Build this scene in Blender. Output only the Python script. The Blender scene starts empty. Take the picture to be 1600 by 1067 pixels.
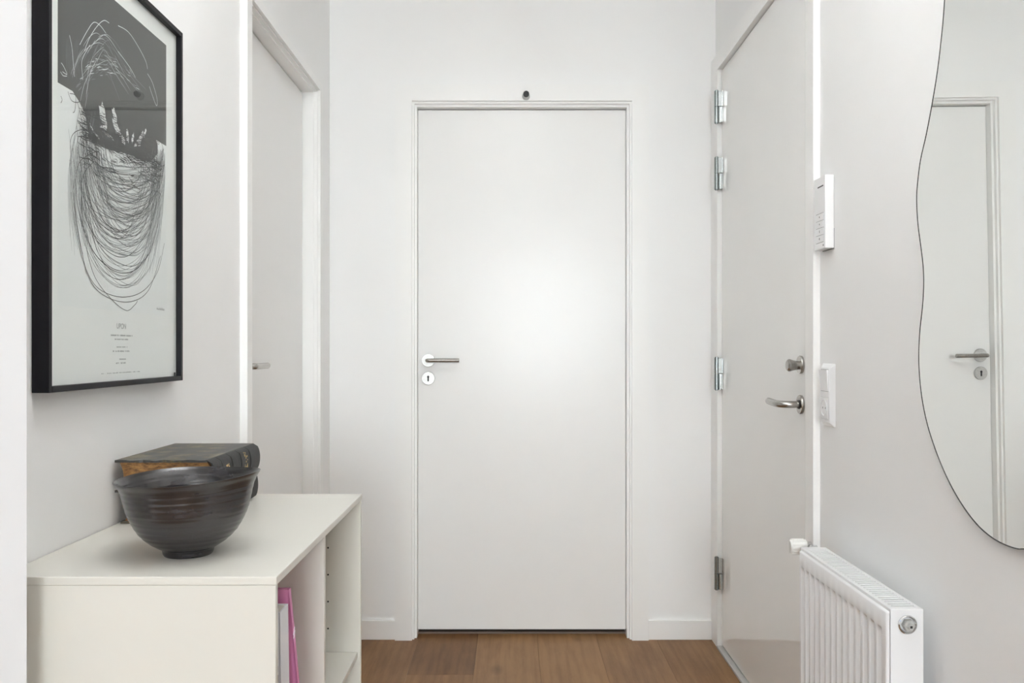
import bpy, bmesh, math, random
from mathutils import Vector, Matrix
random.seed(7)
sc = bpy.context.scene
COL = sc.collection
PI = math.pi

# ------------------------------------------------------------------ camera
F = 1330.0          # focal length in pixels of a 1600 px wide frame
CH = 1.151          # camera height
cam_data = bpy.data.cameras.new('camera')
cam = bpy.data.objects.new('camera', cam_data)
COL.objects.link(cam)
cam.location = (0, 0, CH)
cam.rotation_euler = (PI / 2, 0, 0)
cam_data.sensor_width = 36.0
cam_data.lens = 36.0 * F / 1600.0
cam_data.shift_y = 11.5 / 1600.0
cam_data.clip_start = 0.02
sc.camera = cam

# ------------------------------------------------------------------ light
world = bpy.data.worlds.new('world')
sc.world = world
world.use_nodes = True
wn = world.node_tree.nodes
wn['Background'].inputs[0].default_value = (0.80, 0.88, 1.0, 1)
wn['Background'].inputs[1].default_value = 0.0

def area(name, loc, rot, sx, sy, power, col, shape='RECTANGLE'):
    l = bpy.data.lights.new(name, 'AREA')
    l.shape = shape
    l.size = sx
    l.size_y = sy
    l.energy = power
    l.color = col
    o = bpy.data.objects.new(name, l)
    o.location = loc
    o.rotation_euler = rot
    COL.objects.link(o)
    return o

PA, CA = 318, (0.905, 0.965, 1.0)
PB, CB_ = 15, (0.66, 0.80, 1.0)
PC, CC = 7.5, (0.93, 0.965, 1.0)
PE, CE = 28, (0.965, 0.985, 1.0)
# daylight arriving through the window in the wall behind the camera
area('window_daylight', (0.50, -7.16, 1.60), (PI / 2, 0, 0), 1.55, 1.95, PA, CA)
# daylight from the glazed door of the side room, left of the camera
area('side_daylight', (-1.74, -1.30, 1.12), (0, -PI / 2, 0), 2.05, 1.8, PB, CB_)

sc.view_settings.view_transform = 'Standard'
sc.view_settings.look = 'None'
sc.view_settings.gamma = 1.0
sc.view_settings.use_curve_mapping = False
sc.view_settings.exposure = 0.0
sc.cycles.use_denoising = True
sc.cycles.max_bounces = 11
sc.cycles.diffuse_bounces = 8
sc.cycles.glossy_bounces = 6
sc.cycles.transparent_max_bounces = 12
sc.cycles.sample_clamp_indirect = 0.0
sc.cycles.caustics_reflective = False
sc.cycles.caustics_refractive = False

# ------------------------------------------------------------------ materials
MATS = {}

def new_mat(name):
    m = bpy.data.materials.new(name)
    m.use_nodes = True
    MATS[name] = m
    nt = m.node_tree
    return m, nt, nt.nodes['Principled BSDF']

def N(nt, kind, **kw):
    n = nt.nodes.new(kind)
    for k, v in kw.items():
        setattr(n, k, v)
    return n

def ramp(nt, stops):
    r = N(nt, 'ShaderNodeValToRGB')
    els = r.color_ramp.elements
    while len(els) < len(stops):
        els.new(0.5)
    for e, (p, c) in zip(els, stops):
        e.position = p
        e.color = (c[0], c[1], c[2], 1)
    return r

def coords(nt, scale=(1, 1, 1)):
    t = N(nt, 'ShaderNodeTexCoord')
    mp = N(nt, 'ShaderNodeMapping')
    mp.inputs['Scale'].default_value = scale
    nt.links.new(t.outputs['Object'], mp.inputs['Vector'])
    return mp

def noise(nt, vec, scale, detail=4, rough=0.5):
    n = N(nt, 'ShaderNodeTexNoise')
    n.inputs['Scale'].default_value = scale
    n.inputs['Detail'].default_value = detail
    n.inputs['Roughness'].default_value = rough
    nt.links.new(vec.outputs[0], n.inputs['Vector'])
    return n

def bump(nt, bsdf, height, strength, dist):
    b = N(nt, 'ShaderNodeBump')
    b.inputs['Strength'].default_value = strength
    b.inputs['Distance'].default_value = dist
    nt.links.new(height, b.inputs['Height'])
    nt.links.new(b.outputs[0], bsdf.inputs['Normal'])

def paint(name, col, rough, var=0.02, bscale=60, bstr=0.05, bdist=0.001, coat=0.0, scale=(1, 1, 1), spec=0.5):
    m, nt, b = new_mat(name)
    mp = coords(nt, scale)
    n = noise(nt, mp, 3.0, 3)
    lo = [max(0, c * (1 - var)) for c in col]
    hi = [min(1, c * (1 + var)) for c in col]
    r = ramp(nt, [(0.3, lo), (0.7, hi)])
    nt.links.new(n.outputs[0], r.inputs[0])
    nt.links.new(r.outputs[0], b.inputs['Base Color'])
    b.inputs['Roughness'].default_value = rough
    b.inputs['Specular IOR Level'].default_value = spec
    b.inputs['Coat Weight'].default_value = coat
    if bstr > 0:
        n2 = noise(nt, mp, bscale, 3)
        bump(nt, b, n2.outputs[0], bstr, bdist)
    return m

def metal(name, col, rough, scale=(1, 1, 1), bstr=0.03, nscale=200):
    m, nt, b = new_mat(name)
    mp = coords(nt, scale)
    n = noise(nt, mp, nscale, 2)
    r = ramp(nt, [(0.3, [c * 0.9 for c in col]), (0.7, [min(1, c * 1.08) for c in col])])
    nt.links.new(n.outputs[0], r.inputs[0])
    nt.links.new(r.outputs[0], b.inputs['Base Color'])
    b.inputs['Metallic'].default_value = 1.0
    b.inputs['Roughness'].default_value = rough
    bump(nt, b, n.outputs[0], bstr, 0.0005)
    return m

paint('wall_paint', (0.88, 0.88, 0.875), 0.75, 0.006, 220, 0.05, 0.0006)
paint('wall_paint_shaded', (0.69, 0.69, 0.695), 0.75, 0.006, 220, 0.05, 0.0006)  # same wall paint, darkened to tone down the over-lit near wall end
paint('ceiling_paint', (0.9, 0.9, 0.89), 0.85, 0.006, 220, 0.03, 0.0006)
paint('trim_paint', (0.88, 0.877, 0.865), 0.38, 0.005, 40, 0.02, 0.0005)
paint('door_paint', (0.838, 0.836, 0.826), 0.26, 0.006, 25, 0.0, 0.0006, spec=0.32)
paint('entrance_paint', (0.85, 0.847, 0.83), 0.045, 0.006, 6, 0.0, 0.0008)
paint('cabinet_lacquer', (0.70, 0.682, 0.625), 0.36, 0.006, 60, 0.02, 0.0004)
paint('radiator_enamel', (0.86, 0.865, 0.875), 0.26, 0.004, 60, 0.01, 0.0004)
paint('valve_plastic', (0.80, 0.79, 0.76), 0.4, 0.01)
paint('device_plastic', (0.85, 0.85, 0.855), 0.32, 0.004, 60, 0.01, 0.0004)
paint('device_gap', (0.20, 0.20, 0.20), 0.6, 0.02)
paint('black_plastic', (0.012, 0.012, 0.012), 0.5, 0.1)
paint('black_frame', (0.005, 0.0045, 0.007), 0.42, 0.2, 90, 0.05, 0.0004, spec=0.25)
paint('shade_black', (0.008, 0.008, 0.008), 0.9, 0.1)
paint('subfloor', (0.05, 0.035, 0.025), 0.9, 0.1)
paint('poster_paper', (0.92, 0.925, 0.915), 0.6, 0.008, 300, 0.02, 0.0002)
paint('poster_panel', (0.89, 0.905, 0.905), 0.6, 0.008, 300, 0.02, 0.0002)
paint('ink_dark', (0.060, 0.062, 0.060), 0.7, 0.06)
paint('ink_line', (0.035, 0.036, 0.038), 0.7, 0.06)
paint('ink_soft', (0.26, 0.28, 0.29), 0.7, 0.06)
paint('ink_pale', (0.80, 0.84, 0.85), 0.7, 0.06)
paint('ink_faint', (0.32, 0.33, 0.33), 0.7, 0.06)
paint('threshold_metal', (0.50, 0.49, 0.47), 0.4, 0.03)
paint('threshold_wood', (0.20, 0.15, 0.12), 0.5, 0.06)
paint('magazine_pink', (0.72, 0.27, 0.50), 0.4, 0.06, 40, 0.0)
paint('magazine_white', (0.78, 0.78, 0.82), 0.45, 0.02, 40, 0.0)
paint('magazine_grey', (0.66, 0.66, 0.66), 0.5, 0.03, 40, 0.0)
paint('print_white', (0.88, 0.87, 0.89), 0.5, 0.01, 40, 0.0)
paint('print_black', (0.04, 0.04, 0.045), 0.5, 0.05, 40, 0.0)
paint('page_edge', (0.70, 0.67, 0.60), 0.8, 0.04, 400, 0.1)
metal('brushed_steel', (0.44, 0.425, 0.40), 0.27)
metal('satin_plate', (0.60, 0.595, 0.58), 0.45)
metal('zinc', (0.55, 0.58, 0.58), 0.22)
metal('zinc_barrel', (0.30, 0.325, 0.325), 0.25)
metal('chrome', (0.80, 0.80, 0.80), 0.10)
paint('gold_leaf', (0.62, 0.42, 0.16), 0.45, 0.4, 300, 0.1)

# oak planks: grain runs along Y, each plank its own tone
m, nt, b = new_mat('oak')
info = N(nt, 'ShaderNodeObjectInfo')
mp = coords(nt, (1, 1, 1))
off = N(nt, 'ShaderNodeVectorMath', operation='ADD')
mul = N(nt, 'ShaderNodeVectorMath', operation='SCALE')
comb = N(nt, 'ShaderNodeCombineXYZ')
for i in range(3):
    nt.links.new(info.outputs['Random'], comb.inputs[i])
nt.links.new(comb.outputs[0], mul.inputs[0])
mul.inputs['Scale'].default_value = 37.0
nt.links.new(mp.outputs[0], off.inputs[0])
nt.links.new(mul.outputs[0], off.inputs[1])
def stretched(sx, sy):
    q = N(nt, 'ShaderNodeMapping')
    q.inputs['Scale'].default_value = (sx, sy, 1)
    nt.links.new(off.outputs[0], q.inputs['Vector'])
    return q
broad = noise(nt, stretched(11, 2.6), 1.0, 6, 0.62)
fine = noise(nt, stretched(75, 4), 1.0, 6, 0.65)
wave = N(nt, 'ShaderNodeTexWave', wave_type='RINGS', rings_direction='Y')
wave.inputs['Scale'].default_value = 3.0
wave.inputs['Distortion'].default_value = 5.0
wave.inputs['Detail'].default_value = 3.0
wave.inputs['Detail Scale'].default_value = 1.5
nt.links.new(stretched(3.2, 0.35).outputs[0], wave.inputs['Vector'])
tone = ramp(nt, [(0.0, (0.150, 0.070, 0.028)), (0.45, (0.225, 0.114, 0.046)), (1.0, (0.330, 0.185, 0.082))])
mixv = N(nt, 'ShaderNodeMath', operation='MULTIPLY_ADD')
sepc = N(nt, 'ShaderNodeSeparateColor')
nt.links.new(info.outputs['Color'], sepc.inputs[0])
nt.links.new(sepc.outputs[0], mixv.inputs[0])
mixv.inputs[1].default_value = 0.95
mb = N(nt, 'ShaderNodeMath', operation='MULTIPLY_ADD')
nt.links.new(broad.outputs[0], mb.inputs[0])
mb.inputs[1].default_value = 1.7
mb.inputs[2].default_value = -0.72
nt.links.new(mb.outputs[0], mixv.inputs[2])
nt.links.new(mixv.outputs[0], tone.inputs[0])
gr = ramp(nt, [(0.36, (0.66, 0.60, 0.54)), (0.70, (1.0, 1.0, 1.0))])
gsum = N(nt, 'ShaderNodeMath', operation='MULTIPLY_ADD')
nt.links.new(wave.outputs['Fac'], gsum.inputs[0])
gsum.inputs[1].default_value = 0.20
nt.links.new(fine.outputs[0], gsum.inputs[2])
nt.links.new(gsum.outputs[0], gr.inputs[0])
mc = N(nt, 'ShaderNodeMix', data_type='RGBA', blend_type='MULTIPLY')
mc.inputs['Factor'].default_value = 0.55
nt.links.new(tone.outputs[0], mc.inputs['A'])
nt.links.new(gr.outputs[0], mc.inputs['B'])
# knots
vor = N(nt, 'ShaderNodeTexVoronoi')
vor.inputs['Scale'].default_value = 1.0
nt.links.new(stretched(5.5, 2.6).outputs[0], vor.inputs['Vector'])
kr = ramp(nt, [(0.03, (0.36, 0.30, 0.26)), (0.16, (1, 1, 1))])
nt.links.new(vor.outputs['Distance'], kr.inputs[0])
mk = N(nt, 'ShaderNodeMix', data_type='RGBA', blend_type='MULTIPLY')
mk.inputs['Factor'].default_value = 0.8
nt.links.new(mc.outputs['Result'], mk.inputs['A'])
nt.links.new(kr.outputs[0], mk.inputs['B'])
nt.links.new(mk.outputs['Result'], b.inputs['Base Color'])
b.inputs['Roughness'].default_value = 0.48
b.inputs['Specular IOR Level'].default_value = 0.35
bump(nt, b, gsum.outputs[0], 0.12, 0.0006)

# mirror
m, nt, b = new_mat('mirror_glass')
n = noise(nt, coords(nt), 2.0, 1)
r = ramp(nt, [(0.0, (0.895, 0.905, 0.89)), (1.0, (0.905, 0.915, 0.90))])
nt.links.new(n.outputs[0], r.inputs[0])
nt.links.new(r.outputs[0], b.inputs['Base Color'])
b.inputs['Metallic'].default_value = 1.0
b.inputs['Roughness'].default_value = 0.0
paint('mirror_edge', (0.03, 0.035, 0.033), 0.25, 0.1)

# clear pane: a thin sheet that reflects by angle and lets the rest through
def pane_mat(name, tint, ior=1.5):
    m, nt, b = new_mat(name)
    nt.nodes.remove(b)
    out = nt.nodes['Material Output']
    tr = N(nt, 'ShaderNodeBsdfTransparent')
    tr.inputs[0].default_value = tint
    gl = N(nt, 'ShaderNodeBsdfGlossy')
    gl.inputs['Roughness'].default_value = 0.0
    fr = N(nt, 'ShaderNodeFresnel')
    fr.inputs['IOR'].default_value = ior
    geo = N(nt, 'ShaderNodeNewGeometry')
    fm = N(nt, 'ShaderNodeMath', operation='MULTIPLY')
    inv = N(nt, 'ShaderNodeMath', operation='SUBTRACT')
    inv.inputs[0].default_value = 1.0
    nt.links.new(geo.outputs['Backfacing'], inv.inputs[1])
    nt.links.new(fr.outputs[0], fm.inputs[0])
    nt.links.new(inv.outputs[0], fm.inputs[1])
    mx = N(nt, 'ShaderNodeMixShader')
    nt.links.new(fm.outputs[0], mx.inputs[0])
    nt.links.new(tr.outputs[0], mx.inputs[1])
    nt.links.new(gl.outputs[0], mx.inputs[2])
    nt.links.new(mx.outputs[0], out.inputs[0])
pane_mat('picture_glass', (0.97, 0.98, 0.975, 1), 1.62)
pane_mat('window_glass', (0.97, 0.98, 0.98, 1))

# old leather
m, nt, b = new_mat('old_leather')
mp = coords(nt)
n1 = noise(nt, mp, 22, 6, 0.65)
n2 = noise(nt, mp, 130, 4, 0.6)
r = ramp(nt, [(0.30, (0.026, 0.026, 0.027)), (0.48, (0.046, 0.045, 0.043)), (0.56, (0.11, 0.090, 0.050)), (0.68, (0.22, 0.185, 0.115))])
nt.links.new(n1.outputs[0], r.inputs[0])
nt.links.new(r.outputs[0], b.inputs['Base Color'])
b.inputs['Roughness'].default_value = 0.42
bump(nt, b, n2.outputs[0], 0.5, 0.0012)
m, nt, b = new_mat('spine_leather')
mp = coords(nt)
n1 = noise(nt, mp, 60, 5, 0.6)
r = ramp(nt, [(0.3, (0.008, 0.008, 0.008)), (0.7, (0.028, 0.028, 0.027))])
nt.links.new(n1.outputs[0], r.inputs[0])
nt.links.new(r.outputs[0], b.inputs['Base Color'])
b.inputs['Specular IOR Level'].default_value = 0.35
b.inputs['Roughness'].default_value = 0.5
bump(nt, b, n1.outputs[0], 0.5, 0.001)
m, nt, b = new_mat('stained_pages')
mp = coords(nt, (60, 60, 160))
n1 = noise(nt, mp, 1.0, 5, 0.7)
mp2 = coords(nt, (30, 30, 1200))
n2 = noise(nt, mp2, 1.0, 2, 0.5)
r = ramp(nt, [(0.30, (0.035, 0.016, 0.006)), (0.46, (0.20, 0.095, 0.030)), (0.60, (0.34, 0.17, 0.05)), (0.78, (0.42, 0.26, 0.10))])
nt.links.new(n1.outputs[0], r.inputs[0])
nt.links.new(r.outputs[0], b.inputs['Base Color'])
b.inputs['Roughness'].default_value = 0.7
bump(nt, b, n2.outputs[0], 0.6, 0.001)

# bowl glaze
m, nt, b = new_mat('bowl_glaze')
mp = coords(nt, (1, 1, 3.0))
n1 = noise(nt, mp, 14, 5, 0.6)
mp2 = coords(nt, (6, 6, 260))
n2 = noise(nt, mp2, 1.0, 3, 0.5)
r = ramp(nt, [(0.30, (0.018, 0.014, 0.012)), (0.55, (0.026, 0.023, 0.024)), (0.78, (0.046, 0.043, 0.052))])
nt.links.new(n1.outputs[0], r.inputs[0])
nt.links.new(r.outputs[0], b.inputs['Base Color'])
b.inputs['Metallic'].default_value = 0.15
b.inputs['Roughness'].default_value = 0.24
b.inputs['IOR'].default_value = 1.75
bump(nt, b, n2.outputs[0], 0.22, 0.001)

# ------------------------------------------------------------------ mesh helpers
ORG = {}

def link(o, org):
    COL.objects.link(o)
    ORG[o.name] = Vector(org)
    return o

def empty(name, loc, label=None, cat=None, kind=None, group=None):
    o = bpy.data.objects.new(name, None)
    o.location = loc
    o.empty_display_size = 0.05
    link(o, loc)
    tag(o, label, cat, kind, group)
    return o

def tag(o, label=None, cat=None, kind=None, group=None):
    if label: o['label'] = label
    if cat: o['category'] = cat
    if kind: o['kind'] = kind
    if group: o['group'] = group
    return o

def build(name, bm, mat, parent=None, org=None, smooth=False, angle=35):
    """one mesh object out of a bmesh given in world coordinates"""
    bmesh.ops.remove_doubles(bm, verts=bm.verts, dist=1e-6)
    bmesh.ops.recalc_face_normals(bm, faces=bm.faces)
    if parent is not None:
        o0 = ORG[parent.name]
    else:
        o0 = Vector(org) if org is not None else Vector((0, 0, 0))
    bmesh.ops.translate(bm, verts=bm.verts, vec=-o0)
    if smooth:
        areas = sorted(f.calc_area() for f in bm.faces)
        big = areas[len(areas) // 2] * 25
        for f in bm.faces: f.smooth = f.calc_area() < big
        for e in bm.edges:
            if len(e.link_faces) == 2 and e.calc_face_angle(0) > math.radians(angle):
                e.smooth = False
    me = bpy.data.meshes.new(name)
    bm.to_mesh(me)
    bm.free()
    me.materials.append(MATS[mat])
    o = bpy.data.objects.new(name, me)
    link(o, o0)
    if parent is not None:
        o.parent = parent
    else:
        o.location = o0
    return o

def box(bm, x0, x1, y0, y1, z0, z1, bev=0.0, seg=2):
    r = bmesh.ops.create_cube(bm, size=1.0)
    vs = r['verts']
    for v in vs:
        v.co = Vector(((x0 + x1) / 2 + v.co.x * (x1 - x0), (y0 + y1) / 2 + v.co.y * (y1 - y0), (z0 + z1) / 2 + v.co.z * (z1 - z0)))
    if bev > 0:
        es = list({e for v in vs for e in v.link_edges})
        bmesh.ops.bevel(bm, geom=es, offset=bev, segments=seg, affect='EDGES', profile=0.5)
    return vs

def bx(*a, **k):
    bm = bmesh.new()
    box(bm, *a, **k)
    return bm

def frame_of(d):
    d = d.normalized()
    u = Vector((0, 0, 1)) if abs(d.z) < 0.9 else Vector((1, 0, 0))
    a = d.cross(u).normalized()
    return a, d.cross(a).normalized()

def cyl(bm, p0, p1, r0, r1=None, seg=24, caps=True):
    p0, p1 = Vector(p0), Vector(p1)
    r1 = r0 if r1 is None else r1
    a, c = frame_of(p1 - p0)
    A = [bm.verts.new(p0 + (a * math.cos(t) + c * math.sin(t)) * r0) for t in [2 * PI * i / seg for i in range(seg)]]
    B = [bm.verts.new(p1 + (a * math.cos(t) + c * math.sin(t)) * r1) for t in [2 * PI * i / seg for i in range(seg)]]
    for i in range(seg):
        j = (i + 1) % seg
        bm.faces.new((A[i], A[j], B[j], B[i]))
    if caps:
        bm.faces.new(A); bm.faces.new(B[::-1])

def lathe(bm, prof, origin, axis, seg=32):
    """prof: (radius, distance along axis); closed at the ends when radius is 0"""
    origin, axis = Vector(origin), Vector(axis).normalized()
    a, c = frame_of(axis)
    rings = []
    for r, h in prof:
        if r < 1e-7:
            rings.append([bm.verts.new(origin + axis * h)])
        else:
            rings.append([bm.verts.new(origin + axis * h + (a * math.cos(2 * PI * i / seg) + c * math.sin(2 * PI * i / seg)) * r) for i in range(seg)])
    for A, B in zip(rings, rings[1:]):
        for i in range(seg):
            j = (i + 1) % seg
            if len(A) == 1 and len(B) > 1: bm.faces.new((A[0], B[j], B[i]))
            elif len(B) == 1 and len(A) > 1: bm.faces.new((A[i], A[j], B[0]))
            elif len(A) > 1: bm.faces.new((A[i], A[j], B[j], B[i]))

def tube(bm, pts, rad, seg=16):
    pts = [Vector(p) for p in pts]
    rads = rad if isinstance(rad, (list, tuple)) else [rad] * len(pts)
    prev = None
    rings = []
    for i, p in enumerate(pts):
        if i == 0: d = pts[1] - p
        elif i == len(pts) - 1: d = p - pts[i - 1]
        else: d = (pts[i + 1] - p).normalized() + (p - pts[i - 1]).normalized()
        d.normalize()
        if prev is None:
            a, _ = frame_of(d)
        else:
            a = (prev - d * prev.dot(d)).normalized()
        prev = a
        c = d.cross(a)
        rings.append([bm.verts.new(p + (a * math.cos(2 * PI * k / seg) + c * math.sin(2 * PI * k / seg)) * rads[i]) for k in range(seg)])
    for A, B in zip(rings, rings[1:]):
        for k in range(seg):
            j = (k + 1) % seg
            bm.faces.new((A[k], A[j], B[j], B[k]))
    bm.faces.new(rings[0][::-1]); bm.faces.new(rings[-1])

def arc_pts(p0, corner, p1, r, n=8):
    """polyline p0 -> rounded corner -> p1"""
    p0, c, p1 = Vector(p0), Vector(corner), Vector(p1)
    d0 = (p0 - c).normalized(); d1 = (p1 - c).normalized()
    out = [p0]
    a, b = c + d0 * r, c + d1 * r
    for i in range(n + 1):
        t = i / n
        out.append(a * (1 - t) ** 2 + c * 2 * t * (1 - t) + b * t * t)
    out.append(p1)
    return out

def sweep_casing(bm, a0, a1, top, prof, mapper, ow):
    """inverted U: profile (o, p) swept up, over and down with mitred corners.
    o = distance outwards from the opening ('W' = the outer width of that side), p = proud of the wall"""
    paths = []
    for o, p in prof:
        o0, o1, ot = (ow if o == 'W' else (o, o, o))
        paths.append([mapper(a0 - o0, 0.0, p), mapper(a0 - o0, top + ot, p), mapper(a1 + o1, top + ot, p), mapper(a1 + o1, 0.0, p)])
    V = [[bm.verts.new(q) for q in path] for path in paths]
    n = len(V)
    for i in range(n):
        j = (i + 1) % n
        for k in range(3):
            bm.faces.new((V[i][k], V[i][k + 1], V[j][k + 1], V[j][k]))
    bm.faces.new([V[i][0] for i in range(n)])
    bm.faces.new([V[i][3] for i in range(n)][::-1])

# ------------------------------------------------------------------ the setting
XL, XR, YB = -0.724, 0.808, 3.378       # left wall, right wall, end wall
YN, XN, XF, YF = -7.00, -1.62, 1.50, -0.50   # room behind the camera: rear wall, left wall, right wall, its near end
CEIL = 2.68
RET_X, RET_Y0, RET_Y1 = -0.650, 1.140, 1.158

# floor: dark base with oak planks
fl = build('floor', bx(XN - 0.1, XF + 0.1, YN - 0.1, YB + 0.2, -0.06, -0.012), 'subfloor')
tag(fl, 'warm brown oak plank floor running towards the end door', 'floor', 'structure')
pw = 0.236
PLANK_TONE = {(-3, False): 0.32, (-2, False): 0.40, (-1, True): 0.20, (-1, False): 0.60, (0, False): 0.74, (1, False): 0.92, (2, False): 0.66, (3, False): 0.58}
joints = {-2: [-1.9, -0.2, 1.2], -1: [-2.0, -0.6, 1.05, 3.007], 0: [-1.2, 0.55, 2.25], 1: [-0.4, 1.5], 2: [-1.7, 0.1, 1.95], 3: [-0.9, 0.9, 2.6], 4: [0.3, 2.0]}
for i in range(-7, 8):
    x0 = -0.136 + pw * (i - 0) if i >= 0 else -0.136 + pw * i
    x1 = x0 + pw
    yend = YB + 0.16 if x1 > -0.80 else RET_Y1
    yend = YF if x0 > XR + 0.02 else yend
    xmx = XF + 0.05 if x0 > XR + 0.02 else XR + 0.08
    js = [-5.3 + 0.31 * (i % 3), -3.1 + 0.23 * (i % 4)] + joints.get(i, [-1.3 + 0.37 * (i % 3), 0.1 + 0.29 * (i % 2)])
    ys = [YN - 0.05] + [j for j in js if YN < j < yend - 0.05] + [yend]
    for ya, yb in zip(ys, ys[1:]):
        g = 0.0002
        bm = bx(max(x0, XN - 0.05) + g, min(x1, xmx) - g, ya + g, yb - g, -0.012, 0.0, bev=0.0007, seg=1) if max(x0, XN - 0.05) < min(x1, xmx) - 0.02 else None
        if bm:
            t = PLANK_TONE.get((i, ya > 2.9), 0.3 + 0.5 * ((i * 37 + int(ya * 10) * 13) % 10) / 10)
            build('plank', bm, 'oak', fl).color = (t, t, t, 1)

ce = build('ceiling', bx(XN - 0.1, XF + 0.2, YN - 0.2, YB + 0.25, CEIL, CEIL + 0.1), 'ceiling_paint')
tag(ce, 'plain white painted ceiling of the hallway', 'ceiling', 'structure')

def wall_with_opening(name, mapper, a_lo, a_hi, op, top, depth, back, label, mat='wall_paint'):
    """wall slab of thickness depth+back; opening op=(a0,a1) up to top cut to depth only"""
    bm = bmesh.new()
    def bxm(a0, a1, z0, z1, d0, d1):
        ps = [mapper(a, z, -d) for a in (a0, a1) for z in (z0, z1) for d in (d0, d1)]
        lo = [min(p[i] for p in ps) for i in range(3)]
        hi = [max(p[i] for p in ps) for i in range(3)]
        box(bm, lo[0], hi[0], lo[1], hi[1], lo[2], hi[2])
    bxm(a_lo, op[0], 0, CEIL, 0, depth)
    bxm(op[1], a_hi, 0, CEIL, 0, depth)
    bxm(op[0], op[1], top, CEIL, 0, depth)
    bxm(a_lo, a_hi, 0, CEIL, depth, depth + back)
    o = build(name, bm, mat)
    return tag(o, label, 'wall', 'structure')

map_back = lambda a, z, p: (a, YB - p, z)
map_right = lambda a, z, p: (XR - p, a, z)
map_left = lambda a, z, p: (XL + p, a, z)

# door openings (inner edge of the frame)
D1 = (-0.3785, 0.4572, 2.1137)
D2 = (2.293, 3.276, 2.226)
D3 = (2.319, 3.117, 2.090)
wall_with_opening('wall_back', map_back, XL - 0.1, XR + 0.1, (D1[0] - 0.02, D1[1] + 0.02), D1[2] + 0.02, 0.15, 0.06, 'white end wall of the hallway around the middle door')
wall_with_opening('wall_right', map_right, YF, YB, (D2[0] - 0.012, D2[1] + 0.012), D2[2] + 0.012, 0.09, 0.06, 'white wall on the right carrying the wavy mirror and radiator')
wall_with_opening('wall_left', map_left, RET_Y1, YB, (D3[0] - 0.02, D3[1] + 0.02), D3[2] + 0.02, 0.11, 0.05, 'white wall on the left where the framed poster hangs')
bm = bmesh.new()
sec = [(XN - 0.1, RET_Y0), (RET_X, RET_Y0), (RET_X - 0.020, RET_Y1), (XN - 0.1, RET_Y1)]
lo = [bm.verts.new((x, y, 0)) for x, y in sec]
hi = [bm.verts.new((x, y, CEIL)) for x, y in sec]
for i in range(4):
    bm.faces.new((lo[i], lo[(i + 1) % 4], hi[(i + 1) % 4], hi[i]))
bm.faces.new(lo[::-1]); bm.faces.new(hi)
tag(build('wall_return', bm, 'wall_paint_shaded'), 'white end of the near wall at the left edge of the picture', 'wall', 'structure')
WX0, WX1, WZ0, WZ1 = -0.30, 1.30, 0.60, 2.60
bm = bmesh.new()
box(bm, XN - 0.1, WX0, YN - 0.12, YN, 0, CEIL); box(bm, WX1, XF + 0.1, YN - 0.12, YN, 0, CEIL)
box(bm, WX0, WX1, YN - 0.12, YN, 0, WZ0); box(bm, WX0, WX1, YN - 0.12, YN, WZ1, CEIL)
tag(build('wall_front', bm, 'wall_paint'), 'white wall behind the viewpoint holding the window', 'wall', 'structure')
bm = bmesh.new()
SY0, SY1, SZ0, SZ1 = -2.25, -0.35, 0.08, 2.16
box(bm, XN - 0.1, XN, YN, SY0, 0, CEIL); box(bm, XN - 0.1, XN, SY1, RET_Y0, 0, CEIL)
box(bm, XN - 0.1, XN, SY0, SY1, SZ1, CEIL); box(bm, XN - 0.1, XN, SY0, SY1, 0, SZ0)
tag(build('wall_side', bm, 'wall_paint'), 'white side wall of the room behind the viewpoint', 'wall', 'structure')
bm = bmesh.new()
box(bm, XF, XF + 0.1, YN, YF + 0.1, 0, CEIL)
box(bm, XR + 0.15, XF, YF, YF + 0.1, 0, CEIL)
tag(build('wall_far_right', bm, 'wall_paint'), 'white right wall of the room behind the viewpoint', 'wall', 'structure')
# windows behind the camera
def window(name, label, lo, hi, axis):
    root = empty(name, ((lo[0] + hi[0]) / 2, (lo[1] + hi[1]) / 2, lo[2]), label, 'window', 'structure')
    def b(a0, a1, z0, z1, d0, d1):
        return bx(a0, a1, d0, d1, z0, z1) if axis == 'x' else bx(d0, d1, a0, a1, z0, z1)
    a0, a1 = (lo[0], hi[0]) if axis == 'x' else (lo[1], hi[1])
    d0, d1 = (lo[1], hi[1]) if axis == 'x' else (lo[0], hi[0])
    z0, z1 = lo[2], hi[2]
    w = 0.05
    for q in ((a0, a0 + w, z0, z1), (a1 - w, a1, z0, z1), (a0 + w, a1 - w, z0, z0 + w), (a0 + w, a1 - w, z1 - w, z1)):
        build('window_frame', b(*q, d0, d1), 'trim_paint', root)
    am = (a0 + a1) / 2
    build('mullion', b(am - 0.03, am + 0.03, z0 + w, z1 - w, d0, d1), 'trim_paint', root)
    dm = (d0 + d1) / 2
    build('pane', b(a0 + w, am - 0.03, z0 + w, z1 - w, dm - 0.002, dm + 0.002), 'window_glass', root)
    build('pane', b(am + 0.03, a1 - w, z0 + w, z1 - w, dm - 0.002, dm + 0.002), 'window_glass', root)
window('window_1', 'white framed double window behind the viewpoint', (WX0, YN - 0.09, WZ0), (WX1, YN - 0.03, WZ1), 'x')
window('window_2', 'white framed side window of the room behind the viewpoint', (XN - 0.08, SY0, SZ0), (XN - 0.02, SY1, SZ1), 'y')

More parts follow.
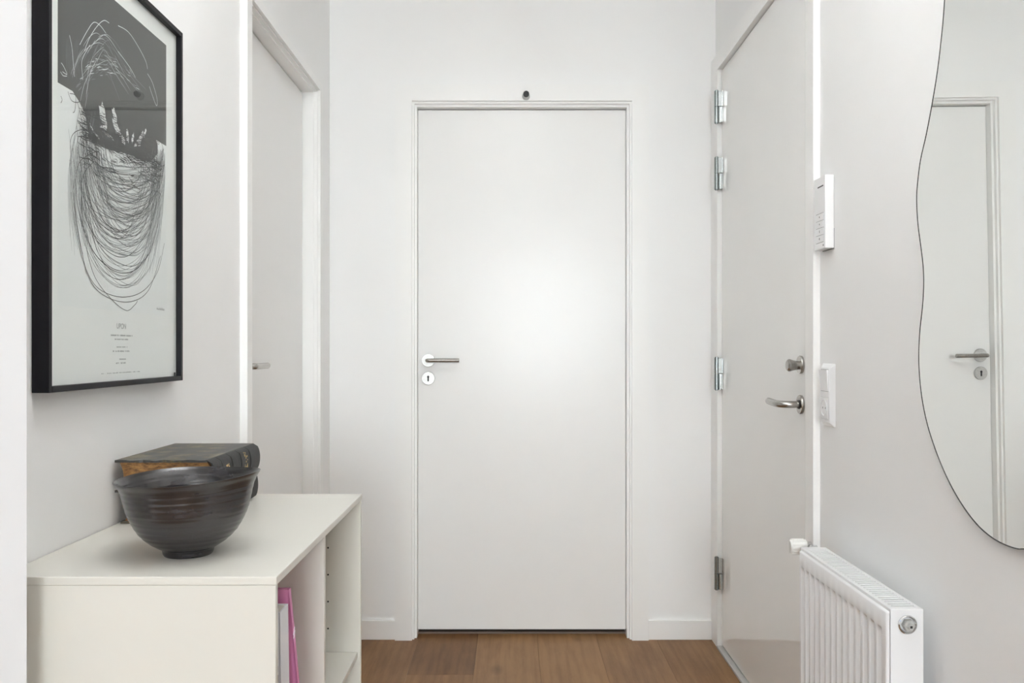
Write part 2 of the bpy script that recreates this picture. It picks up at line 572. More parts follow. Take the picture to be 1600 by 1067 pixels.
# baseboards
def baseboard(name, x0, x1, y0, y1, label):
    tag(build(name, bx(x0, x1, y0, y1, 0, 0.077, bev=0.002), 'trim_paint', smooth=True), label, 'baseboard', 'structure')
baseboard('baseboard_back_left', XL, D1[0] - 0.082, YB - 0.012, YB, 'white baseboard on the end wall beside the cabinet')
baseboard('baseboard_back_right', D1[1] + 0.082, XR - 0.018, YB - 0.012, YB, 'white baseboard on the end wall beside the hinged entrance door')
baseboard('baseboard_left', XL, XL + 0.012, RET_Y1, D3[0] - 0.056, 'white baseboard on the left wall behind the cabinet')
baseboard('baseboard_right', XR - 0.012, XR, YF, D2[0] - 0.062, 'white baseboard on the right wall under the radiator')

# casings
bm = bmesh.new()
sweep_casing(bm, D1[0], D1[1], D1[2], [(0, -0.12), (0, -0.009), (0.009, -0.009), (0.009, 0.007), (0.0165, 0.007), (0.0165, 0.020), ('W', 0.020), ('W', 0), (0.02, 0), (0.02, -0.12)], map_back, (0.084, 0.082, 0.080))
tag(build('trim_1', bm, 'trim_paint'), 'white stepped casing around the door in the end wall', 'door casing', 'structure')
bm = bmesh.new()
sweep_casing(bm, D2[0], D2[1], D2[2], [(0, -0.08), (0, 0.018), ('W', 0.018), ('W', 0), (0.012, 0), (0.012, -0.08)], map_right, (0.060, 0.1015, 0.062))
tag(build('trim_2', bm, 'trim_paint'), 'white flat casing around the entrance door on the right', 'door casing', 'structure')
bm = bmesh.new()
sweep_casing(bm, D3[0], D3[1], D3[2], [(0, -0.10), (0, -0.003), (0.0045, -0.003), (0.0045, 0.010), (0.009, 0.010), (0.009, 0.004), (0.011, 0.004), (0.011, 0.020), ('W', 0.020), ('W', 0), (0.02, 0), (0.02, -0.10)], map_left, (0.054, 0.054, 0.040))
tag(build('trim_3', bm, 'trim_paint'), 'white casing around the recessed door in the left wall', 'door casing', 'structure')

# ---- door 1: end wall
LY = 3.420
d1 = empty('door_1', (0.04, LY, 0), 'plain satin white door in the middle of the end wall', 'door', 'structure')
build('door_leaf', bx(D1[0] + 0.001, D1[1] - 0.001, LY, LY + 0.04, 0.024, D1[2] - 0.003, bev=0.0015), 'door_paint', d1, smooth=True)
def lever_door1():
    hx, hz, kz = -0.336, 1.105, 1.033
    bm = bmesh.new()
    lathe(bm, [(0, 0), (0.0265, 0), (0.0268, 0.006), (0.0255, 0.0085), (0, 0.0085)], (hx, LY, hz), (0, -1, 0), 40)
    r = build('rose', bm, 'satin_plate', d1, smooth=True)
    bm = bmesh.new()
    tube(bm, arc_pts((hx, LY - 0.008, hz), (hx, LY - 0.058, hz), (hx + 0.127, LY - 0.058, hz), 0.008, 6), 0.0080, 20)
    build('lever_handle', bm, 'brushed_steel', d1, smooth=True, angle=50)
    bm = bmesh.new()
    lathe(bm, [(0, 0), (0.0265, 0), (0.0268, 0.006), (0.0255, 0.0085), (0, 0.0085)], (hx, LY, kz), (0, -1, 0), 40)
    k = build('key_rose', bm, 'satin_plate', d1, smooth=True)
    bm = bmesh.new()
    cyl(bm, (hx, LY - 0.0083, kz + 0.006), (hx, LY - 0.0092, kz + 0.006), 0.0046, seg=16)
    box(bm, hx - 0.0030, hx + 0.0030, LY - 0.0092, LY - 0.0083, kz - 0.012, kz + 0.006)
    build('keyhole', bm, 'black_plastic', k)
lever_door1()
build('threshold', bx(D1[0], D1[1], LY + 0.02, LY + 0.05, 0.0, 0.008, bev=0.001), 'threshold_wood', d1)
build('door_gap_shade', bx(D1[0], D1[1], LY + 0.042, LY + 0.06, 0.0, 0.05), 'shade_black', d1)  # near-black backing painted in for the shade under the leaf

# ---- door 2: entrance door, right wall
LX = XR - 0.001
d2 = empty('door_2', (LX, 2.8, 0), 'glossy off-white entrance door in the right wall with four hinges', 'door', 'structure')
build('door_leaf', bx(LX, LX + 0.045, D2[0] + 0.003, D2[1] - 0.003, 0.014, D2[2] - 0.004, bev=0.0015), 'entrance_paint', d2, smooth=True)
build('threshold', bx(LX - 0.020, LX + 0.06, D2[0], D2[1], 0.0, 0.010, bev=0.002), 'threshold_metal', d2, smooth=True)
for hz in (2.078, 1.823, 1.056, 0.291):
    hh = 0.0615
    HX, HY = XR - 0.0235, D2[1] - 0.012
    bm = bmesh.new()
    cyl(bm, (HX, HY, hz + 0.001), (HX, HY, hz + hh), 0.0088, seg=20)
    cyl(bm, (HX, HY, hz - hh), (HX, HY, hz - 0.001), 0.0088, seg=20)
    cyl(bm, (HX, HY, hz - hh - 0.003), (HX, HY, hz + hh + 0.003), 0.0058, seg=16)
    h = build('hinge', bm, 'zinc_barrel', d2, smooth=True)
    bm = bmesh.new()
    tube(bm, arc_pts((HX + 0.004, HY - 0.006, hz - hh / 2), (LX - 0.002, HY - 0.009, hz - hh / 2), (LX - 0.002, HY - 0.050, hz - hh / 2), 0.005, 3), 0.001, 4)
    bm.free()
    bm = bmesh.new()
    box(bm, HX + 0.005, LX - 0.0002, HY - 0.0085, HY - 0.0055, hz + 0.002, hz + hh - 0.002, bev=0.0006)
    box(bm, LX - 0.0020, LX - 0.0002, HY - 0.016, HY - 0.0085, hz + 0.002, hz + hh - 0.002, bev=0.0008)
    build('hinge_plate', bm, 'zinc', h, smooth=True)
    bm = bmesh.new()
    cyl(bm, (HX + 0.012, HY - 0.006, hz - hh + 0.001), (HX + 0.012, HY - 0.006, hz - 0.001), 0.0052, seg=16)
    box(bm, HX + 0.012, LX - 0.0002, HY - 0.012, HY - 0.004, hz - hh + 0.002, hz - 0.002, bev=0.0008)
    build('hinge_plate', bm, 'zinc', h, smooth=True)
RY = 2.372
bm = bmesh.new()
lathe(bm, [(0, 0), (0.0265, 0), (0.0268, 0.005), (0.0255, 0.0075), (0, 0.0075)], (LX, RY, 0.996), (-1, 0, 0), 40)
build('rose', bm, 'brushed_steel', d2, smooth=True)
bm = bmesh.new()
tube(bm, arc_pts((LX - 0.007, RY, 0.996), (LX - 0.063, RY, 0.996), (LX - 0.058, RY + 0.112, 0.999), 0.038, 10), 0.0098, 20)
build('lever_handle', bm, 'brushed_steel', d2, smooth=True, angle=50)
bm = bmesh.new()
cyl(bm, (LX - 0.007, RY, 0.996), (LX - 0.010, RY, 0.996), 0.0125, seg=24)
build('handle_collar', bm, 'black_plastic', d2, smooth=True)
bm = bmesh.new()
lathe(bm, [(0, 0), (0.0250, 0), (0.0252, 0.005), (0.024, 0.0075), (0, 0.0075)], (LX, RY, 1.107), (-1, 0, 0), 40)
build('lock_rose', bm, 'brushed_steel', d2, smooth=True)
bm = bmesh.new()
lathe(bm, [(0, 0.007), (0.0115, 0.007), (0.0120, 0.012), (0.0150, 0.026), (0.0175, 0.032), (0.0172, 0.037), (0.0135, 0.041), (0, 0.042)], (LX, RY, 1.105), (-1, 0, 0), 32)
build('thumb_turn', bm, 'brushed_steel', d2, smooth=True)

# ---- door 3: left wall
L3 = XL - 0.043
d3 = empty('door_3', (L3, 2.7, 0), 'white recessed door in the left wall behind the cabinet', 'door', 'structure')
build('door_leaf', bx(L3 - 0.04, L3, D3[0] + 0.002, D3[1] - 0.0025, 0.008, D3[2] - 0.003, bev=0.001), 'door_paint', d3, smooth=True)
bm = bmesh.new()
lathe(bm, [(0, 0), (0.0265, 0), (0.0268, 0.006), (0.0255, 0.0085), (0, 0.0085)], (L3, 2.375, 1.105), (1, 0, 0), 40)
build('rose', bm, 'satin_plate', d3, smooth=True)
bm = bmesh.new()
tube(bm, arc_pts((L3 + 0.008, 2.375, 1.102), (L3 + 0.050, 2.375, 1.102), (L3 + 0.050, 2.497, 1.102), 0.008, 6), 0.0088, 20)
build('lever_handle', bm, 'brushed_steel', d3, smooth=True, angle=50)

# ------------------------------------------------------------------ cabinet
CT, CB = 0.832, 0.132
CX0, CX1, CY0, CY1 = XL + 0.002, -0.331, 1.192, 1.872
T = 0.012
cab = empty('shelf_cabinet', ((CX0 + CX1) / 2, (CY0 + CY1) / 2, 0), 'ivory lacquered open shelf cabinet on legs against the left wall', 'cabinet')
def cp(name, *a, bev=0.0012, par=cab):
    return build(name, bx(*a, bev=bev), 'cabinet_lacquer', par, smooth=True)
cp('top_panel', CX0, CX1 + 0.0015, CY0 - 0.001, CY1 + 0.001, CT - T, CT)
cp('bottom_panel', CX0, CX1, CY0, CY1, CB, CB + T)
cp('side_panel', CX0, CX1, CY0, CY0 + T, CB + T, CT - T)
far_panel = cp('side_panel', CX0, CX1, CY1 - T, CY1, CB + T, CT - T)
CM = 1.515
cp('divider', CX0 + 0.008, CX1 - 0.002, CM - T / 2, CM + T / 2, CB + T, CT - T)
cp('back_panel', CX0, CX0 + 0.008, CY0 + T, CY1 - T, CB + T, CT - T)
SH = 0.489
cp('shelf', CX0 + 0.008, CX1 - 0.006, CM + T / 2 + 0.001, CY1 - T - 0.001, SH - T, SH)
cp('shelf', CX0 + 0.008, CX1 - 0.006, CY0 + T + 0.001, CM - T / 2 - 0.001, SH - T, SH)
for k in range(9):
    z = 0.7165 - 0.0588 * k
    if z > CB + 0.03 and abs(z - SH) > 0.01:
        for x in (-0.402, -0.66):
            bm = bmesh.new()
            cyl(bm, (x, CY1 - T - 0.0004, z), (x, CY1 - T + 0.002, z), 0.0020, seg=10)
            build('peg_hole', bm, 'black_plastic', far_panel)
for x in (CX0 + 0.03, CX1 - 0.03):
    for y in (CY0 + 0.03, CY1 - 0.03):
        bm = bmesh.new()
        cyl(bm, (x, y, 0.0), (x, y, CB), 0.012, 0.014, 20)
        build('leg', bm, 'cabinet_lacquer', cab, smooth=True)

# ------------------------------------------------------------------ books and magazines
def spine_profile(x, h0, h1, bulge, n=10):
    """points of a rounded spine in (x, z) from the top board to the bottom board"""
    out = []
    for i in range(n + 1):
        t = i / n
        out.append((x + bulge * math.sqrt(max(0, 1 - (2 * t - 1) ** 2)) ** 0.8, h1 + (h0 - h1) * t))
    return out

def old_book(name, label, x0, x1, y0, y1, z0, z1, bulge, bands):
    root = empty(name, ((x0 + x1) / 2, (y0 + y1) / 2, z0), label, 'book', group='old leather books')
    bt = 0.0042
    # boards with ragged, slightly warped front edge
    for nm, za, zb in (('cover_board', z1 - bt, z1), ('cover_board', z0, z0 + bt)):
        bm = bmesh.new()
        nx, ny = 36, 20
        V = {}
        rnd = random.Random(int(za * 1e4))
        rag = [rnd.uniform(-0.0022, 0.0030) for _ in range(nx + 1)]
        for s, z in ((0, za), (1, zb)):
            for i in range(nx + 1):
                for j in range(ny + 1):
                    x = x0 + (x1 - x0) * i / nx
                    y = y0 + (y1 - y0) * j / ny
                    if j == 0 and 4 < i < nx - 4: y += rag[i]
                    dz = 0.0006 * math.sin(i * 0.7) * (1 - j / ny) if s else 0
                    V[s, i, j] = bm.verts.new((x, y, z + dz))
        for i in range(nx):
            for j in range(ny):
                bm.faces.new((V[1, i, j], V[1, i + 1, j], V[1, i + 1, j + 1], V[1, i, j + 1]))
                bm.faces.new((V[0, i, j], V[0, i, j + 1], V[0, i + 1, j + 1], V[0, i + 1, j]))
        for i in range(nx):
            for j, in ((0,), (ny,)):
                bm.faces.new((V[0, i, j], V[0, i + 1, j], V[1, i + 1, j], V[1, i, j]))
        for j in range(ny):
            for i in (0, nx):
                bm.faces.new((V[0, i, j], V[0, i, j + 1], V[1, i, j + 1], V[1, i, j]))
        build(nm, bm, 'old_leather', root, smooth=True)
    # page block: concave fore edge on the wall side, rounded towards the spine
    za, zb = z0 + bt, z1 - bt
    sec = []
    n = 12
    for i in range(n + 1):
        t = i / n
        sec.append((x0 + 0.006 + 0.008 * (1 - (2 * t - 1) ** 2), za + (zb - za) * t))
    for i in range(n + 1):
        t = 1 - i / n
        sec.append((x1 + (bulge - 0.004) * (1 - (2 * t - 1) ** 2) - 0.001, za + (zb - za) * t))
    bm = bmesh.new()
    A = [bm.verts.new((x, y0 + 0.0045, z)) for x, z in sec]
    B = [bm.verts.new((x, y1 - 0.0045, z)) for x, z in sec]
    for i in range(len(sec)):
        j = (i + 1) % len(sec)
        bm.faces.new((A[i], A[j], B[j], B[i]))
    bm.faces.new(A); bm.faces.new(B[::-1])
    build('page_block', bm, 'stained_pages', root, smooth=True)
    # spine
    pr = spine_profile(x1, z0, z1, bulge)
    th = 0.0025
    bm = bmesh.new()
    ny = 2
    outer = [[bm.verts.new((x, y, z)) for x, z in pr] for y in (y0 + 0.0005, y1 - 0.0005)]
    pr2 = [(max(x1 - th, x - th), za - bt * 0 + (z - za) * 0.999) for x, z in pr]
    inner = [[bm.verts.new((x - 0.0005, y, z)) for x, z in pr2] for y in (y0 + 0.0005, y1 - 0.0005)]
    k = len(pr)
    for i in range(k - 1):
        bm.faces.new((outer[0][i], outer[0][i + 1], outer[1][i + 1], outer[1][i]))
        bm.faces.new((inner[0][i], inner[1][i], inner[1][i + 1], inner[0][i + 1]))
        for e in (0, 1):
            bm.faces.new((outer[e][i], inner[e][i], inner[e][i + 1], outer[e][i + 1]))
    for i in (0, k - 1):
        bm.faces.new((outer[0][i], outer[1][i], inner[1][i], inner[0][i]))
    sp = build('spine', bm, 'spine_leather', root, smooth=True, angle=60)
    for f in bands:
        y = y0 + (y1 - y0) * f
        bm = bmesh.new()
        tube(bm, [(x - 0.0002, y, z) for x, z in spine_profile(x1 - 0.0005, z0 + 0.002, z1 - 0.002, bulge)], 0.0024, 8)
        build('raised_band', bm, 'spine_leather', sp, smooth=True)
    # worn gold tooling between the bands
    rnd = random.Random(int(z1 * 1000))
    for f0, f1, zlo, zhi in ((bands[0] + 0.04, bands[1] - 0.03, 0.30, 0.72), (bands[2] + 0.04, bands[3] - 0.03, 0.20, 0.86)):
        bm = bmesh.new()
        for q in range(34):
            zz = z0 + (z1 - z0) * rnd.uniform(zlo, zhi)
            t = (zz - z0) / (z1 - z0)
            xx = x1 + bulge * math.sqrt(max(0, 1 - (2 * t - 1) ** 2)) ** 0.8
            yy = y0 + (y1 - y0) * (f0 + (f1 - f0) * (rnd.choice((0.3, 0.5, 0.68)) + rnd.uniform(-0.04, 0.04)))
            s = rnd.uniform(0.0009, 0.0018)
            box(bm, xx - 0.0012, xx + 0.0003, yy - s, yy + s * 1.6, zz - s, zz + s)
        build('gold_tooling', bm, 'gold_leaf', sp)['kind'] = 'stuff'
    return root
BANDS = (0.16, 0.36, 0.55, 0.76)
old_book('leather_book', 'old dark leather book lying lowest, beneath another book on the cabinet', XL + 0.010, -0.556, 1.552, 1.822, CT, CT + 0.0590, 0.013, BANDS)
old_book('leather_book', 'old dark leather book lying on top of another book behind the bowl', XL + 0.007, -0.551, 1.536, 1.812, CT + 0.0595, CT + 0.1180, 0.015, BANDS)

def leaning_book(name, label, cat_mat, x_sp, depth, ytop, ybot, thick, z0, z1, spine_mat, round_sp=0.0):
    """upright book whose spine faces +x; ytop/ybot = near face at top and bottom"""
    root = empty(name, (x_sp - depth / 2, (ytop + ybot) / 2 + thick / 2, z0), label, 'magazine', group='magazines in the cabinet')
    def slab(xa, xb, ta, tb, za, zb):
        bm = bmesh.new()
        vs = box(bm, xa, xb, ta, tb, za, zb)
        for v in bm.verts:
            f = (v.co.z - z0) / (z1 - z0)
            v.co.y += ybot + (ytop - ybot) * f
        return bm
    ct = 0.0016
    build('cover', slab(x_sp - depth, x_sp, 0, ct, z0, z1), cat_mat, root)
    build('cover', slab(x_sp - depth, x_sp, thick - ct, thick, z0, z1), cat_mat, root)
    build('pages', slab(x_sp - depth, x_sp - 0.002, ct, thick - ct, z0 + 0.002, z1 - 0.002), 'page_edge', root)
    s = build('spine', slab(x_sp - 0.002, x_sp + 0.0004, 0, thick, z0, z1), spine_mat, root)
    return root, s, slab
MX = -0.337
mz = SH
r1, s1, sl1 = leaning_book('magazine', 'thin pale magazine with dark spine lettering, nearest the cabinet side', 'magazine_grey', MX + 0.002, 0.215, 1.2055, 1.2055, 0.0150, mz, 0.780, 'magazine_grey')
bm = bmesh.new()
rnd = random.Random(5)
z = 0.520
while z < 0.700:
    h = rnd.uniform(0.004, 0.011)
    box(bm, MX + 0.0022, MX + 0.0028, 1.2095 + rnd.uniform(0, 0.002), 1.2170 - rnd.uniform(0, 0.002), z, z + h)
    z += h + rnd.uniform(0.003, 0.006)
build('spine_lettering', bm, 'print_black', s1)
r2, s2, _ = leaning_book('magazine', 'thick white book between the pale magazine and the pink one', 'magazine_white', MX, 0.22, 1.235, 1.250, 0.045, mz, 0.768, 'magazine_white')
r3, s3, sl3 = leaning_book('magazine', 'tall pink magazine leaning in the open cabinet', 'magazine_pink', MX, 0.22, 1.284, 1.382, 0.0105, mz, 0.788, 'magazine_pink')
bm = sl3(MX + 0.0001, MX + 0.0008, 0.0, 0.0105, mz, 0.620)
build('spine_foot', bm, 'print_white', s3)
bm = bmesh.new()
for q in range(2):
    zz = 0.715 - q * 0.006
    f = (zz - mz) / (0.788 - mz)
    yb = 1.382 + (1.284 - 1.382) * f
    tube(bm, [(MX + 0.0006, yb + 0.001, zz - 0.004), (MX + 0.0006, yb + 0.005, zz), (MX + 0.0006, yb + 0.0095, zz + 0.006)], 0.0007, 6)
build('spine_mark', bm, 'print_white', s3)

# ------------------------------------------------------------------ bowl
def make_bowl():
    cx, cy = -0.504, 1.326
    root = empty('ceramic_bowl', (cx, cy, CT), 'dark glazed ceramic bowl with wavy rim and small foot', 'bowl')
    prof = [(0.0, 0.004), (0.026, 0.004), (0.0300, 0.0), (0.0355, 0.0), (0.0375, 0.0030), (0.0385, 0.0085), (0.0405, 0.0110),
            (0.0470, 0.0145), (0.0575, 0.0215), (0.0660, 0.0290), (0.0735, 0.0375), (0.0800, 0.0480), (0.0855, 0.0590), (0.0895, 0.0690),
            (0.0922, 0.0790), (0.0942, 0.0880), (0.0958, 0.0960), (0.0985, 0.1060), (0.1020, 0.1130), (0.1062, 0.1190), (0.1075, 0.1215),
            (0.1060, 0.1222), (0.1025, 0.1180), (0.0985, 0.1110), (0.0945, 0.1000), (0.0915, 0.0860), (0.0880, 0.0720), (0.0820, 0.0560),
            (0.0720, 0.0410), (0.0560, 0.0270), (0.0350, 0.0185), (0.0150, 0.0160), (0.0, 0.0155)]
    # resample so that throwing rings can be pressed in
    dense = []
    for (r0, h0), (r1, h1) in zip(prof, prof[1:]):
        n = max(1, int(math.hypot(r1 - r0, h1 - h0) / 0.0016))
        for i in range(n):
            t = i / n
            dense.append((r0 + (r1 - r0) * t, h0 + (h1 - h0) * t))
    dense.append(prof[-1])
    k_out = max(range(len(dense)), key=lambda i: dense[i][0])
    seg = 96
    bm = bmesh.new()
    rings = []
    for idx, (r, h) in enumerate(dense):
        if r < 1e-6:
            rings.append([bm.verts.new((cx, cy, CT + h))]); continue
        ring = []
        for s in range(seg):
            a = 2 * PI * s / seg
            w = max(0.0, (h - 0.06) / 0.06) ** 1.5
            hh = h + w * (0.0048 * math.cos(a - 0.1) + 0.0016 * math.cos(2 * a + 0.8) + 0.0010 * math.cos(3 * a))
            amp = 0.00022 if 0.018 < h < 0.108 else 0.0
            rip = amp * (math.sin(h * 2 * PI / 0.0088 + 0.35 * math.sin(a * 2)) + 0.5 * math.sin(h * 2 * PI / 0.0051 + a * 0.5))
            rr = (r + rip) * (1 + w * 0.012 * math.cos(2 * a + 0.6))
            ring.append(bm.verts.new((cx + rr * math.cos(a), cy + rr * math.sin(a), CT + hh)))
        rings.append(ring)
    for A, B in zip(rings, rings[1:]):
        for i in range(seg):
            j = (i + 1) % seg
            if len(A) == 1: bm.faces.new((A[0], B[i], B[j]))
            elif len(B) == 1: bm.faces.new((A[i], A[j], B[0]))
            else: bm.faces.new((A[i], A[j], B[j], B[i]))
    build('bowl_body', bm, 'bowl_glaze', root, smooth=True, angle=50)
make_bowl()

# ------------------------------------------------------------------ framed poster
PX = XL + 0.016                         # poster surface
FX0, FX1 = XL + 0.001, XL + 0.027       # frame back and front
PY0, PY1, PZ0, PZ1 = 1.281, 1.803, 1.0845, 1.819
FW = 0.0095
pic = empty('framed_poster', (XL, (PY0 + PY1) / 2, PZ0), 'black framed abstract scribble poster behind glass on the left wall', 'picture')
for a in ((PY0, PY0 + FW, PZ0, PZ1), (PY1 - FW, PY1, PZ0, PZ1), (PY0 + FW, PY1 - FW, PZ0, PZ0 + FW), (PY0 + FW, PY1 - FW, PZ1 - FW, PZ1)):
    build('frame_rail', bx(FX0, FX1, a[0], a[1], a[2], a[3], bev=0.0008), 'black_frame', pic, smooth=True)
build('backing', bx(FX0, PX - 0.001, PY0 + FW, PY1 - FW, PZ0 + FW, PZ1 - FW), 'black_frame', pic)
paper = build('poster_sheet', bx(PX - 0.001, PX, PY0 + FW, PY1 - FW, PZ0 + FW, PZ1 - FW), 'poster_paper', pic)
build('picture_pane', bx(PX + 0.0025, PX + 0.0030, PY0 + FW, PY1 - FW, PZ0 + FW, PZ1 - FW), 'picture_glass', pic)

def U(px, py):
    """photograph position -> (Y, Z) on the poster sheet"""
    y = -PX * F / (800 - px)
    return y, CH + (545 - py) * y / F

def ribbon(bm, pts, w, x, taper=False):
    n = len(pts)
    L = []
    for i, (y, z) in enumerate(pts):
        a = pts[max(0, i - 1)]; c = pts[min(n - 1, i + 1)]
        dy, dz = c[0] - a[0], c[1] - a[1]
        l = math.hypot(dy, dz) or 1
        ww = w * (0.35 + 0.65 * math.sin(PI * i / (n - 1))) if taper else w
        ny, nz = -dz / l * ww / 2, dy / l * ww / 2
        L.append((bm.verts.new((x, y + ny, z + nz)), bm.verts.new((x, y - ny, z - nz))))
    for A, B in zip(L, L[1:]):
        bm.faces.new((A[0], A[1], B[1], B[0]))

def poly(bm, pts, x):
    bm.faces.new([bm.verts.new((x, y, z)) for y, z in pts])

BY0, BY1, BZ1, BZ0 = 1.326, 1.742, 1.772, 1.566
def rect(bm, y0, y1, z0, z1, x): poly(bm, [(y0, z0), (y1, z0), (y1, z1), (y0, z1)], x)
bm = bmesh.new(); rect(bm, BY0, BY1, 1.219, BZ0, PX + 0.0002)
build('print_panel', bm, 'poster_panel', paper)
bm = bmesh.new(); rect(bm, BY0, BY1, BZ0, BZ1, PX + 0.0003)
build('grey_print_block', bm, 'ink_dark', paper)

def spline(ctrl, n=26):
    """Catmull-Rom through control points"""
    c = [ctrl[0]] + list(ctrl) + [ctrl[-1]]
    out = []
    for i in range(1, len(c) - 2):
        p0, p1, p2, p3 = c[i - 1], c[i], c[i + 1], c[i + 2]
        for k in range(n):
            t = k / n
            out.append(tuple(0.5 * (2 * p1[d] + (p2[d] - p0[d]) * t + (2 * p0[d] - 5 * p1[d] + 4 * p2[d] - p3[d]) * t * t + (3 * p1[d] - p0[d] - 3 * p2[d] + p3[d]) * t ** 3) for d in (0, 1)))
    out.append(c[-2])
    return out
def S(*pp, n=14): return spline([U(*p) for p in pp], n)

rnd = random.Random(21)
def J(s): return rnd.uniform(-s, s)

# dark tangled mass under the grey block
bm = bmesh.new()
xm = PX + 0.0004
poly(bm, [(U(112, 147)[0], BZ0 + 0.001), U(124, 160), U(133, 180), U(137, 205), U(143, 218), U(157, 229), U(172, 235), U(190, 238), U(208, 244), U(222, 252),
          U(236, 252), U(246, 240), U(246, 226), (U(243, 213)[0], BZ0 + 0.001)], xm)
build('ink_mass', bm, 'ink_dark', paper)
# pale slits in the mass
bm = bmesh.new()
xs = PX + 0.0005
for cx_, cy_, w_, h_, sl in ((160.5, 184, 9, 27, 4), (163, 205, 6, 11, 7), (178.5, 180, 5, 14, 3), (181, 199, 6, 16, 5), (151, 212, 3, 9, 4), (170, 212, 4, 8, 7), (192, 218, 5, 9, 2), (199, 212, 4, 13, 1),
                             (207, 216, 3, 9, -1), (219, 217, 6, 14, -3), (213, 224, 4, 7, -3), (187, 208, 3, 11, 3), (132, 190, 5, 24, 4), (226, 208, 3, 8, -2), (143, 200, 2, 9, 3)):
    poly(bm, [U(cx_ + w_ * math.cos(a) * 0.62 * q + sl * math.sin(a), cy_ + h_ * math.sin(a) * q) for a, q in [(2 * PI * k / 22, rnd.uniform(0.62, 1.05)) for k in range(22)]], xs)
build('pale_slits', bm, 'poster_panel', paper)

# dark hanging loops
bm = bmesh.new(); bs = bmesh.new()
xl = PX + 0.0007
def loop(x0, y0, x1, y1, xb, yb, w, tgt):
    wob = J(3)
    pts = S((x0, y0), (x0 + (xb - x0) * 0.10 + wob, y0 + (yb - y0) * 0.42), (x0 + (xb - x0) * 0.42 + J(3), y0 + (yb - y0) * 0.84), (xb, yb),
            (x1 - (x1 - xb) * 0.40 + J(3), y1 + (yb - y1) * 0.84), (x1 - (x1 - xb) * 0.08 + J(2), y1 + (yb - y1) * 0.42), (x1, y1))
    ribbon(tgt, pts, w, xl + rnd.uniform(0, 0.0003))
for k in range(84):
    t = (k / 84) ** 0.85
    yb = 262 + 118 * t + J(8)
    xb = 196 + J(14) + 6 * (1 - t)
    hw = 44 + 26 * rnd.random() ** 0.8
    x0 = xb - hw * rnd.uniform(0.75, 1.15); x1 = min(257, xb + hw * rnd.uniform(0.55, 0.95))
    loop(x0, 215 + J(22) + (xb - x0 < 50) * 12, x1, 246 + J(14), xb, yb, rnd.choice((0.0006, 0.0008, 0.0010)), bm if rnd.random() < 0.62 else bs)
for k in range(34):
    yb = 375 + 75 * rnd.random()
    xb = 196 + J(12)
    loop(rnd.uniform(112, 140), rnd.uniform(215, 280), rnd.uniform(236, 258), rnd.uniform(250, 285), xb, yb, rnd.choice((0.0005, 0.0007)), bs if rnd.random() < 0.6 else bm)
for a in (((110, 300), (115, 345), (128, 405), (150, 448), (188, 464), (222, 455), (245, 425), (256, 380)),
          ((108, 250), (112, 300), (124, 380), (141, 440), (170, 466), (205, 471), (232, 452), (250, 400)),
          ((127, 250), (126, 310), (131, 370), (146, 430), (172, 466), (196, 485), (209, 477), (214, 470)),
          ((150, 205), (124, 203), (110, 216), (110, 250), (114, 300), (121, 360), (134, 428)),
          ((148, 237), (134, 244), (122, 256), (117, 285), (122, 330), (140, 385), (165, 415), (190, 427), (212, 420), (235, 390), (246, 350)),
          ((146, 252), (132, 268), (126, 290), (130, 330), (150, 375), (180, 400), (205, 396), (228, 365)),
          ((243, 213), (252, 225), (254, 245), (246, 260), (238, 262)),
          ((105, 143), (110, 156), (118, 160), (126, 158)), ((108, 146), (117, 150), (116, 172), (113, 176)),
          ((120, 160), (126, 185), (131, 215), (140, 235)), ((94, 150), (96, 156), (94, 161))):
    ribbon(bm, S(*a), 0.0011, xl + 0.0004)
# strands crossing the pale slits
for k in range(120):
    cx_, cy_, hw_, hh_ = rnd.choice(((160, 186, 7, 26), (180, 192, 6, 24), (197, 214, 9, 12), (218, 218, 7, 14), (132, 192, 6, 24)))
    cx_ += J(hw_); cy_ += J(hh_)
    ribbon(bm, S((cx_ - 4 + J(2), cy_ - 3 + J(3)), (cx_, cy_ + J(2)), (cx_ + 4 + J(2), cy_ + 3 + J(3)), n=4), rnd.choice((0.0007, 0.0011)), xl + 0.0005, True)
# matted strokes thickening the mass
for k in range(430):
    cx_ = rnd.uniform(126, 248); cy_ = 184 + (cx_ - 128) * 0.42 + (rnd.uniform(-16, 30) if k < 170 else 18 + min(62, rnd.expovariate(1 / 17)))
    ang = rnd.uniform(0.1, 1.1)
    L = rnd.uniform(8, 20)
    dx, dy = math.cos(ang) * L / 2, math.sin(ang) * L / 2
    ribbon(bm, S((cx_ - dx, cy_ - dy), (cx_ + J(3), cy_ + J(3)), (cx_ + dx, cy_ + dy), n=5), rnd.choice((0.0008, 0.0012, 0.0018)), xl + 0.0006, True)
for k in range(26):
    x0 = rnd.uniform(104, 135)
    ribbon(bs, S((x0 + 14, 190 + J(20)), (x0 + 3, 250 + J(15)), (x0 + J(3), 320 + J(20)), (x0 + 8 + J(4), 370 + J(30))), 0.0005, xl)
for k in range(22):
    x0 = rnd.uniform(232, 260)
    ribbon(bs, S((x0 - 8, 245 + J(10)), (x0, 290 + J(15)), (x0 + J(4), 340 + J(20)), (x0 - 10 + J(5), 400 + J(30))), 0.0006, xl)
build('ink_loops', bm, 'ink_line', paper)
build('soft_loops', bs, 'ink_soft', paper)

